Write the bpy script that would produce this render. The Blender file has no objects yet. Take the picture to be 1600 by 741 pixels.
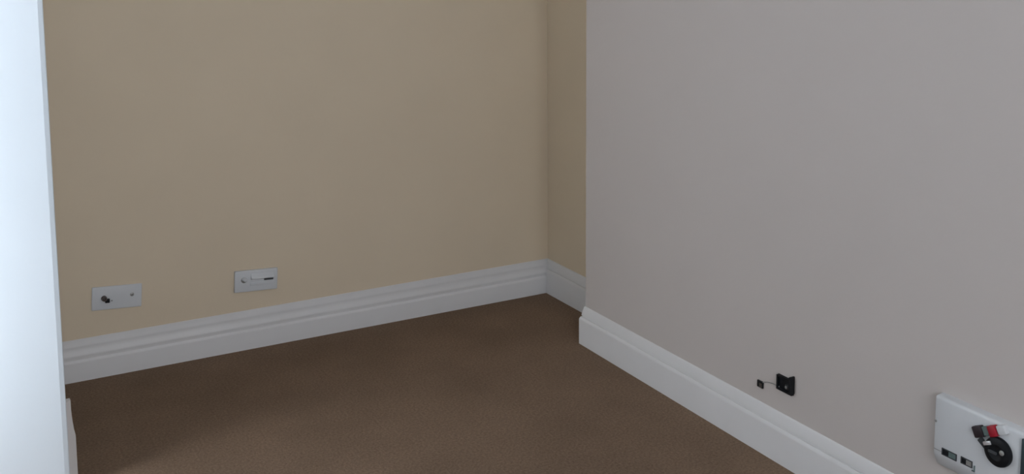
import bpy, bmesh, math
from mathutils import Matrix, Vector

S = bpy.context.scene
C = S.collection

# ------------------------------------------------------------------ camera
CAM_H = 1.5448
YAW, PITCH, ROLL = math.radians(28.871), math.radians(6.727), math.radians(0.357)
F_PX, CY = 1658.7, 106.2
cam_data = bpy.data.cameras.new('camera')
cam = bpy.data.objects.new('camera', cam_data)
C.objects.link(cam)
fw = Vector((math.sin(YAW) * math.cos(PITCH), math.cos(YAW) * math.cos(PITCH), -math.sin(PITCH)))
rt = Vector((math.cos(YAW), -math.sin(YAW), 0))
dn = fw.cross(rt)
c_, s_ = math.cos(ROLL), math.sin(ROLL)
r2 = c_ * rt + s_ * dn
d2 = -s_ * rt + c_ * dn
m = Matrix.Identity(4)
for i in range(3):
    m[i][0], m[i][1], m[i][2] = r2[i], -d2[i], -fw[i]
m[2][3] = CAM_H
cam.matrix_world = m
cam_data.sensor_fit = 'HORIZONTAL'
cam_data.sensor_width = 36.0
cam_data.lens = F_PX / 1600 * 36.0
cam_data.shift_y = -(370.5 - CY) / 1600
cam_data.clip_start = 0.02
S.camera = cam

# ------------------------------------------------------------------ daylight
world = bpy.data.worlds.new('overcast_sky')
S.world = world
world.use_nodes = True
bg = world.node_tree.nodes['Background']
bg.inputs['Color'].default_value = (0.90, 0.945, 1.0, 1)
bg.inputs['Strength'].default_value = 4.0

def portal(name, loc, direction, sx, sy):
    l = bpy.data.lights.new(name, 'AREA')
    l.shape = 'RECTANGLE'; l.size = sx; l.size_y = sy
    l.cycles.is_portal = True
    o = bpy.data.objects.new(name, l); C.objects.link(o)
    o.location = loc
    o.rotation_euler = Vector(direction).to_track_quat('-Z', 'Y').to_euler()

vs = S.view_settings
vs.view_transform = 'Standard'
vs.look = 'None'
vs.gamma = 1.0
vs.use_curve_mapping = False
vs.exposure = 1.08

# ------------------------------------------------------------------ dimensions (metres)
D = 3.9428        # back wall plane (Y)
RW = 2.154        # white chimney breast plane (X)
YE = 3.3294       # far end of the chimney breast (Y)
A = 2.3491        # alcove side wall plane (X)
PY, PX = 3.12, 0.2765   # front face and corner of the left pier
WL = -0.3        # window wall plane (X)
YF = -1.5         # wall behind the viewer (Y)
CEIL = 2.6
WIN = (2.75, 3.10, 0.08, 2.57)      # left window: y0, y1, z0, z1
WIN2 = (-0.29, 1.3, 1.0, 2.55)        # window behind: x0, x1, z0, z1
portal('window_light', (WL - 0.1, (WIN[0] + WIN[1]) / 2, (WIN[2] + WIN[3]) / 2), (1, 0, 0), WIN[3] - WIN[2], WIN[1] - WIN[0])
portal('rear_window_light', ((WIN2[0] + WIN2[1]) / 2, YF - 0.1, (WIN2[2] + WIN2[3]) / 2), (0, 1, 0), WIN2[1] - WIN2[0], WIN2[3] - WIN2[2])

# ------------------------------------------------------------------ materials
def mat(name, col, rough=0.6, spec=0.3, noise=0.0, scale=40, bump=0.0, bscale=None, metallic=0.0, col2=None, detail=4):
    mt = bpy.data.materials.new(name)
    mt.use_nodes = True
    nt = mt.node_tree
    b = nt.nodes['Principled BSDF']
    b.inputs['Roughness'].default_value = rough
    b.inputs['Specular IOR Level'].default_value = spec
    b.inputs['Metallic'].default_value = metallic
    tc = nt.nodes.new('ShaderNodeTexCoord')
    if noise or col2:
        n = nt.nodes.new('ShaderNodeTexNoise')
        n.inputs['Scale'].default_value = scale
        n.inputs['Detail'].default_value = detail
        nt.links.new(tc.outputs['Object'], n.inputs['Vector'])
        r = nt.nodes.new('ShaderNodeValToRGB')
        a = col if col2 else tuple(c * (1 - noise) for c in col)
        z = col2 if col2 else tuple(min(1, c * (1 + noise)) for c in col)
        r.color_ramp.elements[0].position = 0.3
        r.color_ramp.elements[1].position = 0.7
        r.color_ramp.elements[0].color = (*a, 1)
        r.color_ramp.elements[1].color = (*z, 1)
        nt.links.new(n.outputs['Fac'], r.inputs['Fac'])
        nt.links.new(r.outputs['Color'], b.inputs['Base Color'])
    else:
        b.inputs['Base Color'].default_value = (*col, 1)
    if bump:
        n2 = nt.nodes.new('ShaderNodeTexNoise')
        n2.inputs['Scale'].default_value = bscale or scale
        n2.inputs['Detail'].default_value = 3
        nt.links.new(tc.outputs['Object'], n2.inputs['Vector'])
        bp = nt.nodes.new('ShaderNodeBump')
        bp.inputs['Strength'].default_value = bump
        bp.inputs['Distance'].default_value = 0.004
        nt.links.new(n2.outputs['Fac'], bp.inputs['Height'])
        nt.links.new(bp.outputs['Normal'], b.inputs['Normal'])
    return mt

M = {
    'tan':    mat('tan_wall_paint', (0.70, 0.59, 0.445), 0.75, 0.2, noise=0.02, scale=2.5, bump=0.06, bscale=120),
    'cream':  mat('off_white_wall_paint', (0.545, 0.497, 0.472), 0.75, 0.2, noise=0.015, scale=2.5, bump=0.06, bscale=120),
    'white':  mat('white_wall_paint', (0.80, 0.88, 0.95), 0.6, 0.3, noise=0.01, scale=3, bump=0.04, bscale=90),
    'gloss':  mat('white_gloss_paint', (0.70, 0.69, 0.69), 0.42, 0.3, noise=0.015, scale=6),
    'plastic': mat('white_plastic', (0.62, 0.635, 0.655), 0.4, 0.4, noise=0.01, scale=20),
    'black':  mat('black_plastic', (0.006, 0.007, 0.009), 0.5, 0.25, noise=0.2, scale=60),
    'dark':   mat('dark_grey_plastic', (0.045, 0.05, 0.055), 0.5, 0.4, noise=0.2, scale=60),
    'brown':  mat('tarnished_brown_metal', (0.11, 0.09, 0.08), 0.45, 0.5, noise=0.2, scale=200, metallic=0.5),
    'maroon': mat('dark_maroon_plastic', (0.022, 0.015, 0.019), 0.5, 0.4, noise=0.2, scale=80),
    'red':    mat('red_plastic', (0.34, 0.01, 0.025), 0.4, 0.5, noise=0.1, scale=80),
    'teal':   mat('grey_green_plastic', (0.12, 0.17, 0.165), 0.5, 0.4, noise=0.1, scale=80),
    'silver': mat('bright_metal', (0.75, 0.76, 0.78), 0.3, 0.5, noise=0.03, scale=80, metallic=0.6),
    'grey':   mat('grey_metal', (0.34, 0.34, 0.33), 0.4, 0.5, noise=0.1, scale=150, metallic=0.4),
    'slate':  mat('slate_blue_plastic', (0.03, 0.05, 0.06), 0.45, 0.4, noise=0.1, scale=60),
    'ceiling': mat('ceiling_paint', (0.8, 0.8, 0.79), 0.8, 0.2, noise=0.01, scale=3),
}

def carpet_material():
    mt = bpy.data.materials.new('brown_carpet')
    mt.use_nodes = True
    nt = mt.node_tree
    b = nt.nodes['Principled BSDF']
    b.inputs['Roughness'].default_value = 0.95
    b.inputs['Specular IOR Level'].default_value = 0.05
    tc = nt.nodes.new('ShaderNodeTexCoord')
    fine = nt.nodes.new('ShaderNodeTexNoise')
    fine.inputs['Scale'].default_value = 130
    fine.inputs['Detail'].default_value = 4
    fine.inputs['Roughness'].default_value = 0.7
    wide = nt.nodes.new('ShaderNodeTexNoise')
    wide.inputs['Scale'].default_value = 2.6
    wide.inputs['Detail'].default_value = 3
    for n in (fine, wide):
        nt.links.new(tc.outputs['Object'], n.inputs['Vector'])
    r = nt.nodes.new('ShaderNodeValToRGB')
    r.color_ramp.elements[0].position = 0.3
    r.color_ramp.elements[1].position = 0.72
    r.color_ramp.elements[0].color = (0.150, 0.103, 0.071, 1)
    r.color_ramp.elements[1].color = (0.285, 0.198, 0.140, 1)
    nt.links.new(fine.outputs['Fac'], r.inputs['Fac'])
    mr = nt.nodes.new('ShaderNodeMapRange')
    mr.inputs['From Min'].default_value = 0.3
    mr.inputs['From Max'].default_value = 0.7
    mr.inputs['To Min'].default_value = 0.88
    mr.inputs['To Max'].default_value = 1.1
    nt.links.new(wide.outputs['Fac'], mr.inputs['Value'])
    mx = nt.nodes.new('ShaderNodeMix')
    mx.data_type = 'RGBA'; mx.blend_type = 'MULTIPLY'
    mx.inputs['Factor'].default_value = 1.0
    nt.links.new(r.outputs['Color'], mx.inputs[6])
    nt.links.new(mr.outputs['Result'], mx.inputs[7])
    nt.links.new(mx.outputs[2], b.inputs['Base Color'])
    bp = nt.nodes.new('ShaderNodeBump')
    bp.inputs['Strength'].default_value = 0.6
    bp.inputs['Distance'].default_value = 0.006
    nt.links.new(fine.outputs['Fac'], bp.inputs['Height'])
    nt.links.new(bp.outputs['Normal'], b.inputs['Normal'])
    return mt

M['carpet'] = carpet_material()

# ------------------------------------------------------------------ mesh helpers
def link(name, bm, material, parent=None, smooth=False, mw=None):
    bmesh.ops.recalc_face_normals(bm, faces=bm.faces)
    me = bpy.data.meshes.new(name)
    bm.to_mesh(me); bm.free()
    me.materials.append(M[material])
    if smooth:
        me.polygons.foreach_set('use_smooth', [True] * len(me.polygons))
        me.set_sharp_from_angle(angle=math.radians(40))
    o = bpy.data.objects.new(name, me)
    C.objects.link(o)
    if parent:
        o.parent = parent
    if mw is not None:
        o.matrix_world = mw
    return o

def structure(o, label):
    o['kind'] = 'structure'
    o['label'] = label
    return o

def add_box(bm, x0, x1, y0, y1, z0, z1, bevel=0.0, seg=2, rot=None):
    r = bmesh.ops.create_cube(bm, size=1)
    vs_ = r['verts']
    for v in vs_:
        v.co = Vector((x0 + (v.co.x + .5) * (x1 - x0), y0 + (v.co.y + .5) * (y1 - y0), z0 + (v.co.z + .5) * (z1 - z0)))
    if rot:
        ctr = Vector(((x0 + x1) / 2, (y0 + y1) / 2, (z0 + z1) / 2))
        bmesh.ops.rotate(bm, cent=ctr, matrix=rot, verts=vs_)
    if bevel:
        ed = list({e for v in vs_ for e in v.link_edges})
        bmesh.ops.bevel(bm, geom=ed, offset=bevel, segments=seg, profile=0.5, affect='EDGES')

def box(*a, **k):
    bm = bmesh.new(); add_box(bm, *a, **k); return bm

def add_lathe(bm, prof, cx=0, cy=0, cz=0, n=28, mat3=None):
    """revolve (radius, height) profile about local Z; mat3 turns the result"""
    rings = []
    for r, z in prof:
        ring = []
        for i in range(n):
            a = 2 * math.pi * i / n
            p = Vector((r * math.cos(a), r * math.sin(a), z))
            if mat3: p = mat3 @ p
            ring.append(bm.verts.new(p + Vector((cx, cy, cz))))
        rings.append(ring)
    for k in range(len(rings) - 1):
        for i in range(n):
            j = (i + 1) % n
            bm.faces.new((rings[k][i], rings[k][j], rings[k + 1][j], rings[k + 1][i]))
    bm.faces.new(list(reversed(rings[0])))
    bm.faces.new(rings[-1])

def lathe(prof, **k):
    bm = bmesh.new(); add_lathe(bm, prof, **k); return bm

def add_tube(bm, pts, r, n=8):
    pts = [Vector(p) for p in pts]
    rings = []
    for i, p in enumerate(pts):
        t = (pts[min(i + 1, len(pts) - 1)] - pts[max(i - 1, 0)]).normalized()
        up = Vector((0, 0, 1)) if abs(t.z) < 0.9 else Vector((1, 0, 0))
        a = t.cross(up).normalized(); b = t.cross(a)
        rings.append([bm.verts.new(p + r * (a * math.cos(2 * math.pi * k / n) + b * math.sin(2 * math.pi * k / n))) for k in range(n)])
    for q in range(len(rings) - 1):
        for k in range(n):
            j = (k + 1) % n
            bm.faces.new((rings[q][k], rings[q][j], rings[q + 1][j], rings[q + 1][k]))
    bm.faces.new(rings[0]); bm.faces.new(list(reversed(rings[-1])))

def thing(name, label, cat, mw, group=None):
    o = bpy.data.objects.new(name, None)
    C.objects.link(o)
    o.empty_display_size = 0.05
    o.matrix_world = mw
    o['label'] = label; o['category'] = cat
    if group: o['group'] = group
    return o

def on_back(x, z, tilt=0.0):      # local X right, Y up, Z out of the back wall
    return Matrix.Translation((x, D, z)) @ Matrix(((1, 0, 0, 0), (0, 0, -1, 0), (0, 1, 0, 0), (0, 0, 0, 1))) @ Matrix.Rotation(tilt, 4, 'Z')

def on_right(y, z, tilt=0.0):     # local X towards the viewer, Y up, Z out of the white wall
    return Matrix.Translation((RW, y, z)) @ Matrix(((0, 0, -1, 0), (-1, 0, 0, 0), (0, 1, 0, 0), (0, 0, 0, 1))) @ Matrix.Rotation(tilt, 4, 'Z')

# ------------------------------------------------------------------ the room
structure(link('floor', box(WL - 0.12, A + 0.12, YF - 0.12, D + 0.12, -0.1, 0), 'carpet'), 'brown short pile carpet covering the whole floor')
structure(link('ceiling', box(WL - 0.12, A + 0.12, YF - 0.12, D + 0.12, CEIL, CEIL + 0.1), 'ceiling'), 'plain white ceiling above the room')
structure(link('wall_back', box(PX - 0.05, A + 0.12, D, D + 0.12, 0, CEIL), 'tan'), 'plain tan painted back wall')
structure(link('wall_alcove', box(A, A + 0.12, YE, D, 0, CEIL), 'tan'), 'narrow tan side wall of the alcove in the far corner')
structure(link('wall_right', box(RW, A + 0.12, YF - 0.12, YE, 0, CEIL, ), 'cream'), 'plain off-white wall projecting on the right')

# left pier: corner bead chamfered where its bright face meets its far side
bm = bmesh.new()
ch = 0.014
poly = [(WL - 0.12, PY), (PX - ch, PY), (PX - 0.002, PY + 0.0028), (PX, PY + 0.006), (PX, D + 0.12), (WL - 0.12, D + 0.12)]
lo = [bm.verts.new((x, y, 0)) for x, y in poly]
hi = [bm.verts.new((x, y, CEIL)) for x, y in poly]
bm.faces.new(list(reversed(lo))); bm.faces.new(hi)
for i in range(len(poly)):
    j = (i + 1) % len(poly)
    bm.faces.new((lo[i], lo[j], hi[j], hi[i]))
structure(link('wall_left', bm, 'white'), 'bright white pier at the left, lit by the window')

# window wall on the left and the wall behind the viewer, each with a window opening
bm = bmesh.new()
add_box(bm, WL - 0.12, WL, YF - 0.12, WIN[0], 0, CEIL)
add_box(bm, WL - 0.12, WL, WIN[1], PY, 0, CEIL)
add_box(bm, WL - 0.12, WL, WIN[0], WIN[1], 0, WIN[2])
add_box(bm, WL - 0.12, WL, WIN[0], WIN[1], WIN[3], CEIL)
structure(link('wall_window_side', bm, 'white'), 'white wall with the side window')
bm = bmesh.new()
add_box(bm, WL, WIN2[0], YF - 0.12, YF, 0, CEIL)
add_box(bm, WIN2[1], RW, YF - 0.12, YF, 0, CEIL)
add_box(bm, WIN2[0], WIN2[1], YF - 0.12, YF, 0, WIN2[2])
add_box(bm, WIN2[0], WIN2[1], YF - 0.12, YF, WIN2[3], CEIL)
structure(link('wall_front', bm, 'cream'), 'off-white wall behind the viewer')
bm = bmesh.new()
y0, y1, z0, z1 = WIN
for a in ((y0, y0 + .05, z0, z1), (y1 - .05, y1, z0, z1), (y0 + .05, y1 - .05, z0, z0 + .05), (y0 + .05, y1 - .05, z1 - .05, z1), (y0 + .05, y1 - .05, (z0 + z1) / 2 - .02, (z0 + z1) / 2 + .02)):
    add_box(bm, WL - 0.09, WL - 0.04, *a)
structure(link('window_1', bm, 'gloss'), 'white framed sash window in the side wall')
bm = bmesh.new()
x0, x1, z0, z1 = WIN2
for a in ((x0, x0 + .05, z0, z1), (x1 - .05, x1, z0, z1), (x0 + .05, x1 - .05, z0, z0 + .05), (x0 + .05, x1 - .05, z1 - .05, z1), (x0 + .05, x1 - .05, (z0 + z1) / 2 - .02, (z0 + z1) / 2 + .02)):
    add_box(bm, a[0], a[1], YF - 0.09, YF - 0.04, a[2], a[3])
structure(link('window_2', bm, 'gloss'), 'white framed sash window behind the viewer')

# ------------------------------------------------------------------ moulded baseboards
def profile(h, t):
    """(thickness, height): flat face, rounded nose, quirk, ogee, top fillet"""
    k, w = h / 0.15, t / 0.019
    pts = [(0, 0), (19, 0), (19, 98), (18.5, 101), (14.8, 108.4), (14.2, 109), (9.6, 109), (9.6, 113.2), (12, 114), (11.5, 120),
           (9.4, 129), (7, 138), (5.2, 145), (4, 148.6), (2, 150), (0, 150)]
    return [(x * w / 1000, z * k / 1000) for x, z in pts]

def profile_back(h, t):
    """taller moulding: flat face, sloped nose, quirk, ogee, top step"""
    k, w = h / 0.15, t / 0.019
    pts = [(0, 0), (19, 0), (19, 68), (18.4, 71), (14.6, 77), (13.4, 78), (13.0, 84), (14.2, 88), (14.6, 92), (13.6, 96), (9, 106),
           (7.2, 112), (6.6, 118), (7.0, 123), (6.6, 127), (4.4, 134), (3, 144), (2, 149), (0, 150)]
    return [(x * w / 1000, z * k / 1000) for x, z in pts]

def baseboard(name, label, p0, p1, n, m0=0, m1=0, prof=None):
    p0, p1, n = Vector((*p0, 0)), Vector((*p1, 0)), Vector((*n, 0))
    d = (p1 - p0).normalized()
    bm = bmesh.new()
    a = [bm.verts.new(p0 + n * w + d * (m0 * w) + Vector((0, 0, z))) for w, z in prof]
    b = [bm.verts.new(p1 + n * w + d * (m1 * w) + Vector((0, 0, z))) for w, z in prof]
    for i in range(len(prof)):
        j = (i + 1) % len(prof)
        bm.faces.new((a[i], a[j], b[j], b[i]))
    bm.faces.new(a); bm.faces.new(list(reversed(b)))
    return structure(link(name, bm, 'gloss', smooth=True), label)

P = profile(0.15, 0.019)
baseboard('baseboard_back', 'white moulded baseboard along the tan back wall', (PX, D), (A, D), (0, -1), 0.0, -1, profile_back(0.15, 0.019))
baseboard('baseboard_alcove', 'white moulded baseboard along the narrow alcove wall', (A, D), (A, YE), (-1, 0), 1, -1, P)
baseboard('baseboard_return', 'white baseboard on the hidden end of the projecting wall', (A, YE), (RW, YE), (0, 1), 1, 1, P)
baseboard('baseboard_right', 'white moulded baseboard along the off-white right wall', (RW, YE), (RW, YF), (-1, 0), -1, 0, P)
PL = [(0, 0), (0.023, 0), (0.023, 0.146), (0.0225, 0.152), (0.0190, 0.170), (0.0165, 0.192), (0.0145, 0.215), (0.0136, 0.233), (0.0135, 0.259), (0.0120, 0.2605), (0, 0.2605)]
baseboard('trim_1', 'white moulded plinth block at the foot of the bright pier', (PX, PY + 0.034), (PX, PY + 0.006), (1, 0), 0, -1, PL)

# ------------------------------------------------------------------ plate with a dark aerial socket (left)
def faceplate(w, h, t):
    bm = bmesh.new()
    add_box(bm, -w / 2, w / 2, -h / 2, h / 2, 0, t, bevel=0.003, seg=3)
    return bm

t1 = thing('socket_plate', 'white wall plate with a dark round aerial socket, nearest the bright pier', 'wall socket', on_back(0.5375, 0.284, math.radians(-3.9)), 'white plates low on the tan wall')
link('faceplate', faceplate(0.171, 0.085, 0.009), 'plastic', t1, True)
s1 = link('aerial_socket', lathe([(0.0100, 0.009), (0.0100, 0.013), (0.0088, 0.0145), (0.0086, 0.0215), (0.0055, 0.0215), (0.0055, 0.012)], cx=-0.0445, cy=0.0005), 'brown', t1, True)
s1['label'] = 'tarnished brown round socket'
link('socket_pin', lathe([(0.0012, 0.010), (0.0012, 0.0195), (0.0006, 0.0205)], cx=-0.0445, cy=0.0005, n=12), 'grey', s1, True)
s1b = link('socket_shadow', box(-0.0410, -0.0255, -0.0155, -0.001, 0.009, 0.0185, bevel=0.0015), 'black', t1, True)  # black block stands in for the dark shadow at the socket's lower right
s1b['label'] = 'black square standing in for the shadow beside the socket'
link('terminal_dot', lathe([(0.0028, 0.009), (0.0028, 0.0102), (0.0018, 0.011)], cx=-0.0175, cy=-0.0105, n=14), 'grey', t1, True)
bm = lathe([(0.0070, 0.009), (0.0068, 0.0100), (0.0054, 0.0108)], cx=0.0515, cy=0.006, n=20)
sc = link('screw', bm, 'grey', t1, True)
link('screw_slot', box(0.0480, 0.0550, 0.0054, 0.0066, 0.0106, 0.0112), 'dark', sc)

# ------------------------------------------------------------------ plate with knob and hooded slot (second)
t2 = thing('socket_plate', 'white wall plate with a small knob and a thin dark slot under a raised hood', 'wall socket', on_back(1.0425, 0.2655, math.radians(-3.2)), 'white plates low on the tan wall')
link('faceplate', faceplate(0.166, 0.083, 0.013), 'plastic', t2, True)
kb = link('knob', lathe([(0.0085, 0.013), (0.0085, 0.0155), (0.0072, 0.017), (0.0070, 0.030), (0.0056, 0.0318)], cx=-0.047, cy=0.010), 'plastic', t2, True)
link('knob_shadow', lathe([(0.0112, 0.0125), (0.0112, 0.0142), (0.0100, 0.0148)], cx=-0.0480, cy=0.006), 'grey', kb, True)  # grey disc, offset lower-left, paints the knob's shadow on the plate
# wedge-shaped hood, deepest at its lower lip
bm = bmesh.new()
pts = [(0.012, 0.030), (0.026, 0.010), (0.012, 0.004)]
va = [bm.verts.new((-0.022, y, z)) for z, y in pts]
vb = [bm.verts.new((0.066, y, z)) for z, y in pts]
bm.faces.new(va); bm.faces.new(list(reversed(vb)))
for i in range(3):
    j = (i + 1) % 3
    bm.faces.new((va[i], va[j], vb[j], vb[i]))
bmesh.ops.bevel(bm, geom=bm.edges[:], offset=0.0012, segments=2, affect='EDGES')
hd = link('hood', bm, 'plastic', t2, True)
sl = link('slot', box(0.030, 0.066, -0.0020, 0.0045, 0.0125, 0.0142, bevel=0.0006, seg=1), 'dark', t2)
sl['label'] = 'thin dark slot under the hood'
link('module_rim', box(-0.024, 0.070, -0.018, -0.0055, 0.0125, 0.0155, bevel=0.001), 'plastic', t2, True)

# ------------------------------------------------------------------ black fittings on the white wall
tb = thing('cable_box', 'small black open cable box on the off-white wall with a grey terminal inside', 'cable box', on_right(2.2435, 0.2445))
bm = bmesh.new()
UL, W2, H2, dp = -0.029, 0.034, 0.0225, 0.011
add_box(bm, UL, W2, -H2, H2, 0.0, 0.003)
for a in ((UL, UL + .005, -H2, H2), (W2 - .005, W2, -H2, H2), (UL + .005, W2 - .005, -H2, -H2 + .005), (UL + .005, W2 - .005, H2 - .005, H2)):
    add_box(bm, *a, 0.003, dp, bevel=0.0008, seg=1)
link('housing', bm, 'black', tb)
tm = link('terminal', lathe([(0.0085, 0.003), (0.0085, 0.009), (0.0062, 0.012), (0.0052, 0.0125), (0.0040, 0.010)], cx=0.0135, cy=-0.003), 'dark', tb, True)
link('terminal_screw', lathe([(0.0040, 0.009), (0.0040, 0.0128), (0.0026, 0.0140)], cx=0.0135, cy=-0.003, n=16), 'grey', tm, True)
fl = link('cover_flap', box(0.031, 0.0375, -0.0170, 0.0365, 0.0, 0.020, bevel=0.0015), 'black', tb, True)

tsm = thing('cable_outlet', 'tiny black square outlet left of the black cable box on the off-white wall', 'cable outlet', on_right(2.348, 0.206))
link('housing', box(-0.0125, 0.0125, -0.0105, 0.0105, 0, 0.006, bevel=0.001, seg=1), 'black', tsm)
link('insert', box(-0.002, 0.0095, -0.0080, 0.0045, 0.0055, 0.0075, bevel=0.0008, seg=1), 'brown', tsm)

bm = bmesh.new()
add_tube(bm, [(RW - 0.004, 2.340, 0.2125), (RW - 0.004, 2.330, 0.2195), (RW - 0.0035, 2.315, 0.2245), (RW - 0.0035, 2.295, 0.2275), (RW - 0.005, 2.2655, 0.2290)], 0.0014)
w = link('thin_wire', bm, 'grey', None, True)
w['label'] = 'thin grey wire linking the tiny black outlet to the black box'; w['category'] = 'wire'

# ------------------------------------------------------------------ white wall unit at the right edge
U0, V0 = 1.6965, 0.262           # left edge (Y) and bottom (Z)
tu = thing('control_unit', 'white wall unit at the right edge with a black dial and red button', 'control unit', on_right(U0, V0))
UW, UH, UD = 0.30, 0.166, 0.028
# side section: back of unit -> top -> front face -> sloped lower face
VB = -0.017
sec = [(0, UH), (UD - 0.008, UH), (UD - 0.004, UH - 0.001), (UD - 0.0015, UH - 0.003), (UD - 0.0004, UH - 0.005), (UD, UH - 0.008), (UD, 0.018), (UD - 0.001, 0.014), (0.015, VB + 0.003), (0.010, VB), (0, VB)]
bm = bmesh.new()
rows = [(0.0, 0.004), (0.0012, 0.0012), (0.004, 0.0), (UW - 0.004, 0.0), (UW, 0.003)]
rr = []
for u, inset in rows:
    rr.append([bm.verts.new((u, min(max(v, VB + inset), UH - inset) if 0 < w_ else v, max(0, w_ - inset))) for w_, v in sec])
for a, b in zip(rr, rr[1:]):
    for i in range(len(sec)):
        j = (i + 1) % len(sec)
        bm.faces.new((a[i], a[j], b[j], b[i]))
bm.faces.new(rr[0]); bm.faces.new(list(reversed(rr[-1])))
link('casing', bm, 'plastic', tu, True)
link('seam', box(0.002, 0.024, 0.0275, 0.0288, UD - 0.001, UD + 0.0004), 'grey', tu)
link('side_screw', lathe([(0.0034, UD - 0.001), (0.0034, UD + 0.001), (0.002, UD + 0.0018)], cx=0.0042, cy=0.100, n=14), 'grey', tu, True)

def vent(u0, u1, v0, v1, inner):
    bm = bmesh.new()
    f = 0.0022
    for a in ((u0, u0 + f, v0, v1), (u1 - f, u1, v0, v1), (u0 + f, u1 - f, v0, v0 + f), (u0 + f, u1 - f, v1 - f, v1)):
        add_box(bm, *a, UD - 0.001, UD + 0.0022)
    o = link('vent_window', bm, 'dark', tu)
    link('vent_insert', box(u0 + f, u0 + f + (u1 - u0 - 2 * f) * 0.45, v0 + f, v1 - f, UD - 0.001, UD + 0.0006), 'black', o)
    link('vent_insert', box(u0 + f + (u1 - u0 - 2 * f) * 0.45, u1 - f, v0 + f, v1 - f, UD - 0.001, UD + 0.0012), inner, o)
vent(0.026, 0.069, 0.0225, 0.040, 'teal')
vent(0.081, 0.113, 0.0245, 0.0415, 'grey')
bm = bmesh.new()
add_box(bm, 0.118, 0.1205, 0.018, 0.034, UD - 0.001, UD + 0.002)
add_box(bm, 0.112, 0.118, 0.018, 0.021, UD - 0.001, UD + 0.002)
link('latch', bm, 'teal', tu)

# dial with hub
dc = (0.1850, 0.099)
dial = link('dial', lathe([(0.029, UD), (0.0345, UD + 0.003), (0.0352, UD + 0.008), (0.034, UD + 0.013), (0.029, UD + 0.016), (0.019, UD + 0.0165), (0.016, UD + 0.014)], cx=dc[0], cy=dc[1], n=40), 'black', tu, True)
dial['label'] = 'black round dial'
bm = lathe([(0.0062, UD + 0.013), (0.0060, UD + 0.018), (0.0045, UD + 0.0192)], cx=dc[0] + 0.0155, cy=dc[1] + 0.006, n=20)
link('hub', bm, 'grey', dial, True)
link('grip', box(dc[0] - 0.020, dc[0] + 0.002, dc[1] - 0.005, dc[1] + 0.001, UD + 0.013, UD + 0.0185, bevel=0.001, seg=1), 'dark', dial)
# row of buttons, rising to the right
rot = Matrix.Rotation(math.radians(27), 3, 'Z')
bx = link('button_block', box(0.118, 0.144, 0.113, 0.140, UD - 0.002, UD + 0.014, bevel=0.003, seg=2, rot=rot), 'maroon', tu, True)
bx['label'] = 'dark maroon button block'
link('button_spacer', box(0.143, 0.160, 0.126, 0.147, UD - 0.002, UD + 0.011, bevel=0.001, seg=1, rot=rot), 'teal', tu)
rb = link('red_button', box(0.159, 0.180, 0.131, 0.157, UD - 0.002, UD + 0.015, bevel=0.003, seg=2, rot=rot), 'red', tu, True)
rb['label'] = 'red button'
link('end_cap', box(0.180, 0.203, 0.144, 0.166, UD - 0.002, UD + 0.012, bevel=0.003, seg=2, rot=rot), 'plastic', tu, True)
link('clip', box(0.150, 0.172, 0.108, 0.117, UD - 0.001, UD + 0.018, bevel=0.0015, seg=2, rot=rot), 'silver', tu, True)
link('clip_arm', box(0.128, 0.154, 0.094, 0.108, UD - 0.001, UD + 0.006, bevel=0.001, seg=1, rot=Matrix.Rotation(math.radians(-35), 3, 'Z')), 'dark', tu)
sp = link('side_panel', box(0.241, 0.294, 0.066, 0.155, UD - 0.001, UD + 0.006, bevel=0.002, seg=2), 'slate', tu, True)
sp['label'] = 'dark slate panel cut by the frame edge'
